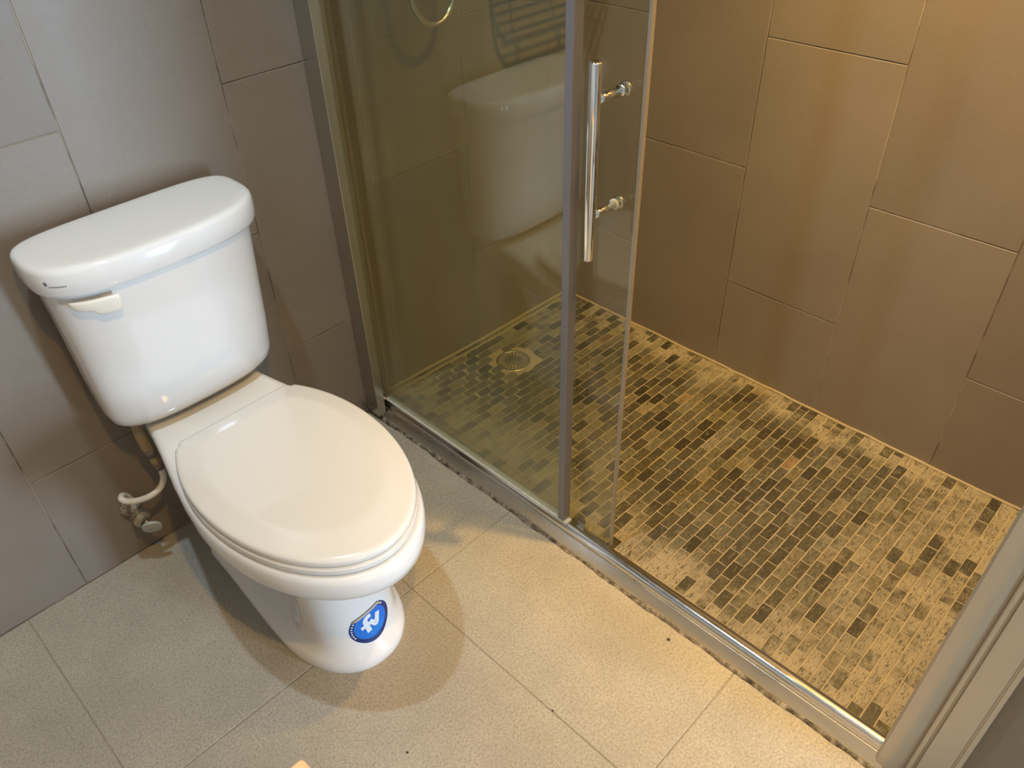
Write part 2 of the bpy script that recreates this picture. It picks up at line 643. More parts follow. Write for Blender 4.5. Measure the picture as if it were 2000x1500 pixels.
for d in ((XL, 1.06, 0, CEIL), (1.39, XR + 0.1, 0, CEIL), (1.06, 1.39, 0, 0.08), (1.06, 1.39, 0.86, CEIL)):
    box(bm, d[0], d[1], YF - 0.1, YF, d[2] - (0.1 if d[2] == 0 else 0), d[3])
wf = obj('wall_front', bm, M['plaster'])
structure(wf, 'pale plastered wall with a window behind the camera', 'wall')
bm = bmesh.new()
for d in ((1.06, 1.10, 0.08, 0.86), (1.35, 1.39, 0.08, 0.86), (1.10, 1.35, 0.08, 0.12), (1.10, 1.35, 0.82, 0.86)):
    box(bm, d[0], d[1], YF - 0.08, YF - 0.04, d[2], d[3])
wi = obj('window_1', bm, M['plaster'])
structure(wi, 'white framed window behind the camera', 'window')

# ------------------------------------------------------------------ mosaic shower floor
X0, X1, Y0, Y1 = 0.918, XR, 0.020, YW
DR = Vector((1.272, 1.287))


def zf(x, y):
    u = (x - 0.92) / (XR - 0.92)
    v = (y - 0.05) / (YW - 0.05)
    z = (1 - u) * (1 - v) * 0.010 + u * (1 - v) * 0.004 + (1 - u) * v * 0.036 + u * v * 0.012
    d = math.hypot(x - DR.x, y - DR.y)
    return z - 0.008 * math.exp(-(d / 0.16) ** 2)


nx, ny = 30, 56
vs, fs = [], []
for j in range(ny + 1):
    for i in range(nx + 1):
        x = X0 + (X1 - X0) * i / nx
        y = Y0 + (Y1 - Y0) * j / ny
        vs.append((x, y, zf(x, y) - 0.0013))
for j in range(ny):
    for i in range(nx):
        a = j * (nx + 1) + i
        fs.append((a, a + 1, a + nx + 2, a + nx + 1))
me = bpy.data.meshes.new('shower_floor')
me.from_pydata(vs, [], fs)
sf = obj('shower_floor', me, M['mgrout'])
structure(sf, 'small brick-pattern slate mosaic floor of the shower', 'floor')

PX, PY = 0.0499, 0.0251
TX, TY = 0.0474, 0.0226
cells = []
r0 = int((Y0 - 0.1997) / PY) - 1
for r in range(r0, 60):
    y0 = 0.1997 + r * PY
    yc = y0 + TY / 2
    if yc < Y0 + 0.006 or yc > Y1 - 0.004:
        continue
    off = 0.0 if r % 2 else 0.5
    for k in range(-8, 20):
        xa = 1.0356 + (k + off) * PX + 0.001
        xb = xa + TX
        xa, xb = max(xa, X0 + 0.006), min(xb, X1 - 0.005)
        if xb - xa < 0.010:
            continue
        xc = (xa + xb) / 2
        if math.hypot(xc - DR.x, yc - DR.y) < 0.062:
            continue
        cells.append((xc, yc, xb - xa, min(TY, 2 * (Y1 - 0.003 - yc))))


def px(p):
    q = Vector(p) - Vector((0, 0, CAM_H))
    z = FWD.dot(q)
    return 1000 + F_PX * RIGHT.dot(q) / z, 750 + F_PX * DOWN.dot(q) / z, z


def show(c):
    u, v, z = px((c[0], c[1], zf(c[0], c[1])))
    inside = 0 < u < 2000 and 0 < v < 1500 and c[1] > 0.055
    size = c[2] * c[3] / (z ** 3)
    through = u < 1105
    return (1 if inside else 0, 0 if through else 1, size)


order = sorted(range(len(cells)), key=lambda i: show(cells[i]), reverse=True)
ahead = set(order[:300])


def pick_tint(rng):
    return (rng.random(), min(1.0, max(0.0, rng.betavariate(1.6, 1.9))), rng.random())


def chip(lx, ly, tint, seed, name='mosaic_tile'):
    rng = random.Random(seed)
    a, b, t, bv = lx / 2, ly / 2, 0.005, 0.0009
    lift = rng.uniform(-0.0003, 0.0004)
    v = []
    for z, i in ((-t, 0.0), (lift - bv * 0.7, 0.0), (lift, bv)):
        for sx_, sy_ in ((-1, -1), (1, -1), (1, 1), (-1, 1)):
            jx, jy = (rng.uniform(-0.0005, 0.0005) for _ in range(2))
            v.append((sx_ * (a - i) + jx, sy_ * (b - i) + jy, z))
    f = [(8, 9, 10, 11)]
    for k in (0, 4):
        for i in range(4):
            j = (i + 1) % 4
            f.append((k + i, k + j, k + 4 + j, k + 4 + i))
    return v, f


rng = random.Random(11)
bulk_v, bulk_f, bulk_c = [], [], []
VAR = {}
for i, (xc, yc, lx, ly) in enumerate(cells):
    z = zf(xc, yc)
    rot = rng.uniform(-0.012, 0.012)
    if i in ahead:
        k = rng.randrange(60) if abs(lx - TX) < 1e-4 and abs(ly - TY) < 1e-4 else 1000 + i
        if k not in VAR:
            tint = pick_tint(rng)
            v, f = chip(lx, ly, tint, k)
            me = bpy.data.meshes.new('mosaic_tile')
            me.from_pydata(v, [], f)
            at = me.color_attributes.new('tint', 'FLOAT_COLOR', 'POINT')
            for d in at.data:
                d.color = (*tint, 1)
            me.materials.append(M['mosaic'])
            VAR[k] = me
        o = bpy.data.objects.new('mosaic_tile', VAR[k])
        C.objects.link(o)
        o.parent = sf
        o.location = (xc, yc, z)
        o.rotation_euler = (0, 0, rot)
    else:
        tint = pick_tint(rng)
        v, f = chip(lx, ly, tint, i)
        n0 = len(bulk_v)
        cr, sr = math.cos(rot), math.sin(rot)
        bulk_v += [(xc + a * cr - b * sr, yc + a * sr + b * cr, z + c) for a, b, c in v]
        bulk_f += [tuple(n0 + q for q in g) for g in f]
        bulk_c += [tint] * len(v)
me = bpy.data.meshes.new('mosaic_tiles')
me.from_pydata(bulk_v, [], bulk_f)
at = me.color_attributes.new('tint', 'FLOAT_COLOR', 'POINT')
for d, c in zip(at.data, bulk_c):
    d.color = (*c, 1)
bo = obj('mosaic_tiles', me, M['mosaic'], sf)
bo['kind'] = 'stuff'
# mortar bead between mosaic and the long wall / back wall
bm = bmesh.new()
path = [Vector((XR - 0.001, y, zf(XR, y) + 0.0005)) for y in [0.03 + 0.03 * k for k in range(47)] if y < YW]
tube(bm, [p + Vector((random.uniform(-0.0012, 0.0012), 0, random.uniform(-0.001, 0.001))) for p in path], 0.0042, 8)
obj('wall_bead', bm, M['mgrout'], sf, True)
bm = bmesh.new()
path = [Vector((x, YW - 0.001, zf(x, YW) + 0.0005)) for x in [0.93 + 0.03 * k for k in range(25)] if x < XR]
tube(bm, path, 0.005, 8)
obj('wall_bead', bm, M['mgrout'], sf, True)

# drain
dz = zf(DR.x, DR.y)
dr = thing('floor_drain', 'round metal drain grate set in the mosaic shower floor', 'drain')
bm = bmesh.new()
lathe(bm, (DR.x, DR.y, dz - 0.006), (0, 0, 1), [(0.071, 0.0), (0.071, 0.0052), (0.066, 0.0062), (0.048, 0.0062), (0.048, 0.0)], 40)
obj('mortar_ring', bm, M['mgrout'], dr)
bm = bmesh.new()
lathe(bm, (DR.x, DR.y, dz - 0.006), (0, 0, 1), [(0.049, 0.0), (0.049, 0.0066), (0.046, 0.0078), (0.042, 0.0078), (0.041, 0.006), (0.041, 0.0)], 40)
obj('rim', bm, M['drain'], dr, True)
bm = bmesh.new()
lathe(bm, (DR.x, DR.y, dz - 0.0062), (0, 0, 1), [(0.041, 0.0), (0.041, 0.0012)], 32)
obj('drain_cup', bm, M['black'], dr)
bm = bmesh.new()
for k in range(22):
    a = 2 * math.pi * k / 22
    u = Vector((math.cos(a), math.sin(a), 0))
    v = Vector((-u.y, u.x, 0))
    c0 = Vector((DR.x, DR.y, dz - 0.002))
    for r_a, r_b, wd in ((0.022, 0.042, 0.0042),):
        q = [c0 + u * r_a - v * wd / 2, c0 + u * r_b - v * wd / 2, c0 + u * r_b + v * wd / 2, c0 + u * r_a + v * wd / 2]
        loft(bm, [q, [p + Vector((0, 0, 0.003)) for p in q]])
obj('radial_bars', bm, M['drain'], dr)
bm = bmesh.new()
lathe(bm, (DR.x, DR.y, dz - 0.003), (0, 0, 1), [(0.024, 0.0), (0.024, 0.0030), (0.022, 0.0038), (0.0, 0.0042)], 32)
obj('centre_plate', bm, M['drain'], dr, True)

# ------------------------------------------------------------------ shower screen: track, jambs, fixed pane
sc = thing('shower_screen', 'fixed greenish glass shower screen with metal floor track and wall jambs', 'shower screen')
prof = [(0.8735, -0.004), (0.8735, 0.004), (0.876, 0.010), (0.8875, 0.0300), (0.8895, 0.0300), (0.8895, -0.004)]
YT = (0.030, 0.4, 0.8, 1.2, YW - 0.012)
bm = bmesh.new()
loft(bm, [[Vector((x, y, z)) for x, z in prof] for y in YT])
ft = autosmooth(obj('floor_track', bm, M['track'], sc), 35)
prof = [(0.8900, -0.004)]
for k in range(0, 13):
    a = math.pi - math.pi * k / 12
    prof.append((0.9055 + 0.0155 * math.cos(a), 0.0315 + 0.0150 * math.sin(a)))
prof += [(0.9225, 0.028), (0.9225, -0.004)]
bm = bmesh.new()
loft(bm, [[Vector((x, y, z)) for x, z in prof] for y in YT])
autosmooth(obj('track_ridge', bm, M['ridge'], ft), 35)
boxo('track_gasket', (0.896, 0.914, 0.757, 1.388, 0.0455, 0.0505), M['gasket'], sc, 0.001)
# grimy sealant bead along the outer foot of the track
bm = bmesh.new()
rg = random.Random(4)
ringsl = []
n_s = 110
ph = [rg.uniform(0, 6) for _ in range(4)]
for i in range(n_s + 1):
    y = 0.035 + (YW - 0.04 - 0.035) * i / n_s
    wd = 0.0085 + 0.0012 * math.sin(y * 23 + ph[0]) + 0.0010 * math.sin(y * 61 + ph[1]) + rg.uniform(-0.0010, 0.0010)
    hh = 0.004 + 0.001 * math.sin(y * 37 + ph[2]) + rg.uniform(-0.0006, 0.0006)
    ringsl.append([Vector((0.8755, y, -0.002)), Vector((0.8755 - wd, y, -0.002)), Vector((0.8755 - wd * 0.97, y, 0.0006)), Vector((0.8755 - wd * 0.5, y, hh * 0.75)), Vector((0.8765, y, hh + 0.0035))])
loft(bm, ringsl)
obj('sealant_bead', bm, M['grime'], sc, True)

# left jamb on the back wall
boxo('wall_jamb', (0.858, 0.8805, 1.370, YW - 0.0005, 0.020, 1.95), M['jamb_shaded'], sc, 0.0012)
boxo('wall_jamb', (0.8862, 0.9100, 1.398, YW - 0.0005, 0.036, 1.95), M['jamb_shaded'], sc, 0.0015)
boxo('jamb_gasket', (0.8805, 0.8860, 1.392, YW - 0.0005, 0.036, 1.95), M['black'], sc)

# right jamb (slightly out of plumb, as mounted)
def jamb_right():
    pr = [  # x, y at floor, dy/dz
        (0.960, 0.047, -0.021), (0.884, 0.0475, -0.022), (0.8795, 0.043, -0.021), (0.8790, 0.034, -0.020), (0.8800, 0.022, -0.018), (0.8850, 0.010, -0.016),
        (0.8905, 0.0035, -0.014), (0.8860, 0.0015, -0.013), (0.8845, -0.0005, -0.013), (0.8845, -0.0040, -0.013), (0.8855, -0.0048, -0.013), (0.8960, -0.0052, -0.012), (0.8960, -0.0090, -0.012),
        (0.8900, -0.0095, -0.011), (0.8892, -0.0105, -0.011), (0.8892, -0.0490, -0.003), (0.8900, -0.0500, -0.003), (0.8925, -0.0505, -0.002), (0.8925, -0.0535, -0.002), (0.8880, -0.0540, -0.001), (0.8880, -0.0600, 0.0), (0.8895, -0.0610, 0.0), (0.905, -0.0610, 0.0), (0.960, -0.061, 0.0)]
    bm = bmesh.new()
    loft(bm, [[Vector((x, y + s * z, z)) for x, y, s in pr] for z in (0.0005, 1.95)])
    return autosmooth(obj('wall_jamb', bm, M['jamb'], sc), 30)


jamb_right()

# panes
boxo('glass_pane', (0.901, 0.909, 0.775, 1.392, 0.0485, 1.93), M['glass_fixed'], sc)
boxo('pane_seal', (0.8950, 0.9170, 0.7655, 0.7815, 0.052, 1.93), M['seal'], sc, 0.0015)
gd = bmesh.new()
q = [(0.0, 0.0), (0.020, -0.002), (0.024, 0.004), (0.024, 0.012), (0.014, 0.018), (0.0, 0.018)]
loft(gd, [[Vector((0.9155 + dx * 0.5, 0.742 - dy, z)) for dx, dy in q] for z in (0.030, 0.056)])
autosmooth(obj('door_guide', gd, M['chrome'], sc), 20)

# ------------------------------------------------------------------ sliding door
sd = thing('sliding_door', 'clear glass sliding shower door with a vertical chrome bar handle', 'door')
boxo('glass_pane', (0.9285, 0.9345, 0.664, 1.41, 0.024, 1.93), M['glass_door'], sd)
boxo('edge_seal', (0.9270, 0.9360, 0.6580, 0.6640, 0.024, 1.93), M['clear_seal'], sd, 0.0014)
HY, HX = 0.702, 0.867
hd = tubeo('handle', [(HX, HY, 0.742), (HX, HY, 0.744), (HX, HY, 1.044), (HX, HY, 1.046)], [0.0088, 0.0097, 0.0097, 0.0088], M['chrome'], sd, 20)
for zz, washer in ((0.992, 'chrome'), (0.815, 'rubber')):
    tubeo('standoff', [(HX, HY, zz), (0.9260, HY, zz)], 0.0066, M['chrome'], hd, 16)
    tubeo('washer', [(0.9245, HY, zz), (0.9284, HY, zz)], 0.0088, M[washer], hd, 16)
    tubeo('inner_cap', [(0.9346, HY, zz), (0.937, HY, zz), (0.945, HY, zz)], [0.0105, 0.0115, 0.0085], M['chrome'], hd, 16)

# ------------------------------------------------------------------ toilet
TC = 0.431
to = thing('toilet', 'white two-piece toilet with closed ivory seat against the tiled wall', 'toilet')


def outline(yf, yb, yc, hw, hb, p=2.0, quick=0.0, n1=26, n2=14, nb=5, pb=None):
    """closed outline seen from above, symmetric about TC"""
    half = []
    for i in range(n1 + 1):
        a = (math.pi / 2) * i / n1
        half.append((hw * math.sin(a) ** (2.0 / p), yc - (yc - yf) * max(0.0, math.cos(a)) ** (2.0 / p)))
    for i in range(1, n2 + 1):
        t = i / n2
        if pb:
            k = math.sqrt(max(0.0, 1 - (t * pb) ** 2))
            half.append((hw * k, yc + (yb - yc) * t))
        else:
            t2 = min(1.0, t * (1 + quick))
            s = t2 * t2 * (3 - 2 * t2)
            half.append((hw + (hb - hw) * s, yc + (yb - yc) * t))
    wl_, yl = half[-1]
    r = 0.010
    half[-1] = (wl_, yl - r)
    half.append((wl_ - r * 0.3, yl - r * 0.3))
    for i in range(nb):
        half.append(((wl_ - r) * (1 - i / nb), yl))
    pts = [(x, y) for x, y in half]
    left = [(-x, y) for x, y in reversed(half) if x > 1e-6]
    mid = [(0.0, yl)]
    return [(TC + x, y) for x, y in pts + mid + left]


def ring(z, *a, **k):
    return [Vector((x, y, z)) for x, y in outline(*a, **k)]


bowl_levels = [  # z, yf, yb, yc, hw, hb, p
    (0.000, 0.815, 1.300, 0.985, 0.1185, 0.104, 2.15),
    (0.010, 0.813, 1.300, 0.985, 0.1200, 0.105, 2.15),
    (0.022, 0.815, 1.298, 0.985, 0.1185, 0.104, 2.15),
    (0.032, 0.821, 1.294, 0.975, 0.1120, 0.092, 2.15),
    (0.042, 0.829, 1.288, 0.960, 0.1020, 0.066, 2.2),
    (0.062, 0.836, 1.283, 0.945, 0.0960, 0.054, 2.25),
    (0.100, 0.841, 1.280, 0.935, 0.0930, 0.050, 2.3),
    (0.150, 0.844, 1.280, 0.930, 0.0920, 0.050, 2.3),
    (0.200, 0.843, 1.285, 0.932, 0.0930, 0.054, 2.3),
    (0.240, 0.838, 1.300, 0.940, 0.0965, 0.062, 2.25),
    (0.270, 0.826, 1.320, 0.955, 0.1060, 0.072, 2.15),
    (0.292, 0.803, 1.345, 0.975, 0.1240, 0.088, 2.08),
    (0.306, 0.772, 1.368, 0.988, 0.1440, 0.098, 2.03),
    (0.316, 0.742, 1.385, 0.996, 0.1615, 0.106, 2.0),
    (0.323, 0.724, 1.394, 0.999, 0.1710, 0.110, 2.0),
    (0.333, 0.7140, 1.401, 1.000, 0.1760, 0.113, 2.0),
    (0.352, 0.7105, 1.404, 1.000, 0.1775, 0.114, 2.0),
    (0.368, 0.7115, 1.404, 1.000, 0.1770, 0.114, 2.0),
    (0.377, 0.715, 1.403, 1.000, 0.1745, 0.113, 2.0),
    (0.382, 0.722, 1.400, 1.000, 0.1690, 0.109, 2.0),
    (0.3835, 0.735, 1.395, 1.000, 0.1580, 0.102, 2.0),
]
bm = bmesh.new()
loft(bm, [ring(z, *a[:5], p=a[5], quick=2.2 * max(0.0, min(1.0, (z - 0.028) / 0.03, (0.30 - z) / 0.10))) for z, *a in bowl_levels])
bowl = autosmooth(obj('bowl', bm, M['ceramic'], to), 60)

# seat ring and lid
SE = dict(yb=1.186, yc=0.998, pb=0.72)


def seat_ring(z, grow):
    return ring(z, 0.7235 - grow, SE['yb'] + grow * 0.5, SE['yc'], 0.1705 + grow, 0.0, pb=SE['pb'])


def scaled(z, s, grow=0.0):
    r = seat_ring(z, grow)
    c = Vector((TC, 0.985, z))
    return [c + (v - c) * s for v in r]


bm = bmesh.new()
loft(bm, [scaled(0.3845, 0.97), scaled(0.3850, 0.992), scaled(0.3880, 1.004), scaled(0.3960, 1.006), scaled(0.4000, 1.000), scaled(0.4015, 0.985), scaled(0.4018, 0.95)])
autosmooth(obj('seat', bm, M['seat'], to), 60)
bm = bmesh.new()
loft(bm, [scaled(0.4030, 0.95), scaled(0.4030, 0.982), scaled(0.4045, 0.995), scaled(0.4080, 1.000), scaled(0.4130, 0.999), scaled(0.4165, 0.993), scaled(0.4188, 0.980), scaled(0.4200, 0.955), scaled(0.4240, 0.87), scaled(0.4280, 0.785), scaled(0.4289, 0.76), scaled(0.4293, 0.73), scaled(0.4294, 0.40), scaled(0.4294, 0.12)])
autosmooth(obj('seat_lid', bm, M['seat'], to), 60)

# tank
def drum(z, W, yf, yb, yc, pf=2.7, pb=4.5, n=26):
    pts = []
    for i in range(n + 1):      # front from left to right
        a = math.pi - math.pi * i / n
        c, s = math.cos(a), math.sin(a)
        x = W * math.copysign(abs(c) ** (2 / pf), c)
        y = yc - (yc - yf) * abs(s) ** (2 / pf)
        pts.append(Vector((TC - 0.004 + x, y, z)))
    for i in range(1, n):
        a = math.pi * i / n
        c, s = math.cos(a), math.sin(a)
        x = W * math.copysign(abs(c) ** (2 / pb), c)
        y = yc + (yb - yc) * abs(s) ** (2 / pb)
        pts.append(Vector((TC - 0.004 + x, y, z)))
    return pts


bm = bmesh.new()
loft(bm, [drum(0.3945, 0.130, 1.305, 1.385, 1.350), drum(0.3965, 0.146, 1.292, 1.393, 1.346), drum(0.403, 0.158, 1.281, 1.400, 1.343), drum(0.415, 0.166, 1.273, 1.404, 1.340),
          drum(0.435, 0.1705, 1.267, 1.406, 1.338), drum(0.50, 0.1745, 1.260, 1.407, 1.336), drum(0.60, 0.1785, 1.250, 1.408, 1.333), drum(0.722, 0.185, 1.240, 1.408, 1.330)])
tank = autosmooth(obj('tank', bm, M['ceramic'], to), 50)
bm = bmesh.new()
loft(bm, [drum(0.716, 0.187, 1.241, 1.408, 1.330), drum(0.716, 0.1925, 1.234, 1.410, 1.330), drum(0.719, 0.196, 1.229, 1.4115, 1.330), drum(0.726, 0.1985, 1.2255, 1.412, 1.330), drum(0.742, 0.1995, 1.2235, 1.412, 1.330),
          drum(0.759, 0.1990, 1.2242, 1.412, 1.330), drum(0.7645, 0.1975, 1.2262, 1.4112, 1.330), drum(0.7678, 0.1945, 1.2298, 1.4095, 1.330), drum(0.7694, 0.1900, 1.2350, 1.4065, 1.331), drum(0.7701, 0.184, 1.2420, 1.4025, 1.332), drum(0.7703, 0.165, 1.257, 1.392, 1.333), drum(0.7704, 0.08, 1.30, 1.36, 1.335)])
lid = autosmooth(obj('tank_lid', bm, M['ceramic'], to), 50)


def bvh_of(o):
    me = o.data
    return BVHTree.FromPolygons([v.co.copy() for v in me.vertices], [tuple(p.vertices) for p in me.polygons])


tank_bvh = bvh_of(tank)
lid_bvh = bvh_of(lid)
bowl_bvh = bvh_of(bowl)


def on_tank(x, z):
    h = tank_bvh.ray_cast(Vector((x, 0.9, z)), Vector((0, 1, 0)))
    return h[0], h[1]


# flush lever: rounded paddle bent along the curved tank front
def lever():
    bm = bmesh.new()
    rings = []
    xs_ = [0.2600, 0.2608, 0.264, 0.272, 0.281, 0.286, 0.291, 0.300, 0.312, 0.322, 0.3265, 0.3280]
    for x in xs_:
        t = (x - xs_[0]) / (xs_[-1] - xs_[0])
        end = min(1.0, 0.45 + 6.5 * t) * min(1.0, 0.70 + 8 * (1 - t))
        fat = 0.5 + 0.5 * math.tanh((x - 0.2885) / 0.0035)
        off = 0.017 * (1 - fat) + 0.0165 * fat
        hz = (0.0085 * (1 - fat) + 0.0145 * fat) * end
        dp = 0.0115
        p, nn = on_tank(x, 0.688)
        base = p.y - off
        zc = 0.6955 - hz * 0.98 + 0.012
        sec = []
        for k in range(16):
            a = 2 * math.pi * k / 16
            c, s = math.cos(a), math.sin(a)
            e = 2 / 4.0
            sec.append(Vector((x, base - dp * end * math.copysign(abs(c) ** e, c) * 0.5, zc + hz * math.copysign(abs(s) ** e, s))))
        rings.append(sec)
    loft(bm, rings)
    return autosmooth(obj('flush_lever', bm, M['lever'], to), 60)


lv = lever()
p, nn = on_tank(0.312, 0.692)
tubeo('pivot', [p + Vector((0, 0.004, 0)), p + Vector((0, -0.016, 0))], 0.010, M['lever'], lv, 20)

# sticker on the pedestal, wrapped on the curved front
ST_C = Vector((0.484, 0.0, 0.112))      # aim point
h = bowl_bvh.ray_cast(Vector((0, 0, CAM_H)), (FWD + RIGHT * ((724 - 1000) / F_PX) + DOWN * ((1215 - 750) / F_PX)).normalized())
st_p, st_n = h[0], h[1]
if st_n.y > 0:
    st_n = -st_n
cast_dir = -Vector((st_n.x, st_n.y, 0)).normalized()
ax_u0 = Vector((0, 0, 1)).cross(-cast_dir).normalized()
ax_v0 = Vector((0, 0, 1))
TH = math.radians(8)
ax_u = ax_u0 * math.cos(TH) + ax_v0 * math.sin(TH)
ax_v = -ax_u0 * math.sin(TH) + ax_v0 * math.cos(TH)
RS = 0.0465


def wrap(u, v, lift):
    o = st_p + ax_u * u * RS + ax_v * v * RS
    hh = bowl_bvh.ray_cast(o - cast_dir * 0.15, cast_dir)
    q = hh[0] if hh[0] else o
    return q - cast_dir * lift


def patch(poly_grid, faces, lift, name, mat, parent):
    me = bpy.data.meshes.new(name)
    me.from_pydata([wrap(u, v, lift) for u, v in poly_grid], [], faces)
    return obj(name, me, mat, parent, True)


CUT = 0.74


def annulus(r0, r1, a0, a1, na, nr, cut=CUT):
    g, f = [], []
    for j in range(nr + 1):
        r = r0 + (r1 - r0) * j / nr
        for i in range(na + 1):
            a = a0 + (a1 - a0) * i / na
            u, v = r * math.cos(a), r * math.sin(a)
            g.append((u, min(v, cut)))
    for j in range(nr):
        for i in range(na):
            a = j * (na + 1) + i
            f.append((a, a + 1, a + na + 2, a + na + 1))
    return g, f


M['st_white'] = simple('sticker_white', (0.82, 0.84, 0.86), 0.35)
M['st_navy'] = simple('sticker_navy', (0.010, 0.028, 0.135), 0.35)
M['st_blue'] = simple('sticker_blue', (0.008, 0.170, 0.660), 0.35)
M['st_light'] = simple('sticker_light_blue', (0.06, 0.36, 0.80), 0.35)
M['st_back'] = simple('sticker_backing', (0.62, 0.50, 0.38), 0.6)
T2 = 2 * math.pi
g, f = annulus(0.02, 1.0, 0, T2, 48, 8)
st = patch(g, f, 0.0004, 'sticker', M['st_white'], to)
st['label'] = 'round blue sticker with white letters and a peeling top edge'
g, f = annulus(0.02, 0.965, 0, T2, 48, 8)
patch(g, f, 0.0007, 'navy_ring', M['st_navy'], st)
g, f = annulus(0.02, 0.775, 0, T2, 48, 7)
patch(g, f, 0.0010, 'blue_disc', M['st_blue'], st)


def stroke(pts, wd):
    """flat polyline strip as quads"""
    g, f = [], []
    for i, (x, y) in enumerate(pts):
        a = pts[max(i - 1, 0)]
        b = pts[min(i + 1, len(pts) - 1)]
        dx, dy = b[0] - a[0], b[1] - a[1]
        L = math.hypot(dx, dy) or 1
        nx_, ny_ = -dy / L * wd / 2, dx / L * wd / 2
        g += [(x + nx_, y + ny_), (x - nx_, y - ny_)]
        if i:
            k = 2 * i
            f.append((k - 2, k - 1, k + 1, k))
    return g, f


def sub(pts, n=5):
    o = []
    for a, b in zip(pts, pts[1:]):
        for i in range(n):
            o.append((a[0] + (b[0] - a[0]) * i / n, a[1] + (b[1] - a[1]) * i / n))
    return o + [pts[-1]]


logo_g, logo_f = [], []
hook = [(-0.20, -0.38), (-0.20, 0.26)] + [(-0.20 + 0.17 - 0.17 * math.cos(t * math.pi / 2 / 4), 0.26 + 0.17 * math.sin(t * math.pi / 2 / 4)) for t in range(1, 5)] + [(0.12, 0.43)]
for g, f in (stroke(sub(hook, 3), 0.22), stroke(sub([(-0.47, 0.04), (-0.02, 0.04)], 3), 0.18), stroke(sub([(-0.02, 0.13), (0.16, -0.24), (0.22, -0.24)], 4), 0.22), stroke(sub([(0.14, -0.24), (0.22, -0.22), (0.44, 0.26)], 4), 0.22)):
    k = len(logo_g)
    logo_g += g
    logo_f += [tuple(k + q for q in t) for t in f]
patch(logo_g, logo_f, 0.0013, 'logo', M['st_white'], st)
# small print under the logo and around the ring, too fine to read in the photograph
gg, ff = [], []
rg = random.Random(3)
for row, (y, xa, xb) in enumerate(((-0.40, -0.05, 0.50), (-0.50, -0.20, 0.45), (-0.61, -0.15, 0.35))):
    x = xa
    while x < xb:
        wd = rg.uniform(0.03, 0.06)
        g, f = stroke([(x, y - 0.028), (x, y + 0.028)], wd)
        k = len(gg)
        gg += g
        ff += [tuple(k + q for q in t) for t in f]
        x += wd + 0.025
patch(gg, ff, 0.0013, 'small_print', M['st_light'], st)
for a0, a1, nn_ in ((math.radians(140), math.radians(196), 7), (math.radians(30), math.radians(44), 3)):
    gg, ff = [], []
    for i in range(nn_):
        a = a0 + (a1 - a0) * i / (nn_ - 1)
        g, f = stroke([(0.83 * math.cos(a), 0.83 * math.sin(a)), (0.905 * math.cos(a), 0.905 * math.sin(a))], 0.065)
        k = len(gg)
        gg += g
        ff += [tuple(k + q for q in t) for t in f]
    patch(gg, ff, 0.0013, 'ring_print', M['st_white'], st)
cw = math.sqrt(1 - CUT ** 2)
bm = bmesh.new()
fold = [wrap(-cw + 2 * cw * i / 12, CUT - 0.03, 0.0025) for i in range(13)]
tube(bm, fold, [0.0008] + [0.0021] * 11 + [0.0008], 10)
obj('peeled_edge', bm, M['st_back'], st, True)

# faint maker's print at the left end of the tank lid
def lid_pt(x, z, lift=0.0005):
    hh = lid_bvh.ray_cast(Vector((x - 0.25, 1.05, z)), Vector((0.25, 0.25, 0)).normalized())
    o = Vector((x, 1.10, z))
    hh = lid_bvh.ray_cast(o, Vector((0.0, 1.0, 0.0)))
    return hh[0] + hh[1] * (lift if hh[1].y < 0 else -lift)


M['print'] = simple('grey_print', (0.16, 0.165, 0.19), 0.5)
vs, fs = [], []


def quad_on_lid(xa, xb, za, zb):
    k = len(vs)
    vs.extend([lid_pt(xa, za), lid_pt(xb, za), lid_pt(xb, zb), lid_pt(xa, zb)])
    fs.append((k, k + 1, k + 2, k + 3))


for i in range(8):
    quad_on_lid(0.2455 + i * 0.0026, 0.2455 + i * 0.0026 + 0.0018, 0.7405, 0.7425)
for i in range(3):
    quad_on_lid(0.2415 + i * 0.0010, 0.2425 + i * 0.0010, 0.744, 0.750)
me = bpy.data.meshes.new('maker_print')
me.from_pydata([tuple(v) for v in vs], [], fs)
obj('maker_print', me, M['print'], lid)

# ------------------------------------------------------------------ water supply
def ray_at_y(u, v, y):
    d = FWD + RIGHT * ((u - 1000) / F_PX) + DOWN * ((v - 750) / F_PX)
    t = y / d.y
    return Vector((d.x * t, y, CAM_H + d.z * t))


hs = thing('supply_hose', 'cream water supply hose curling from the tank bottom to the wall valve', 'hose')
up = [ray_at_y(268, 836, 1.338), ray_at_y(276, 856, 1.342), ray_at_y(287, 876, 1.345)]
up[0].z = 0.393
tubeo('fill_tube', smooth_path(up, 5), 0.0105, M['brass'], hs, 16)
n1 = [ray_at_y(287, 873, 1.345), ray_at_y(297, 889, 1.347)]
tubeo('hose_nut', n1, 0.0118, M['nutgrey'], hs, 6)
n2 = [ray_at_y(297, 888, 1.347), ray_at_y(307, 906, 1.348)]
tubeo('threaded_collar', n2, 0.0098, M['brass'], hs, 12)
n3 = [ray_at_y(306, 903, 1.348), ray_at_y(312, 914, 1.349)]
tubeo('ferrule', n3, 0.0090, M['nutgrey'], hs, 14)
hp = [ray_at_y(311, 911, 1.349), ray_at_y(318, 925, 1.349), ray_at_y(318, 942, 1.348), ray_at_y(308, 958, 1.346), ray_at_y(289, 971, 1.345), ray_at_y(266, 978, 1.346), ray_at_y(247, 979, 1.350), ray_at_y(237, 974, 1.358), ray_at_y(240, 968, 1.370), ray_at_y(252, 972, 1.380), ray_at_y(262, 988, 1.384)]
tubeo('hose_tube', smooth_path(hp, 6), 0.0066, M['hose'], hs, 14)

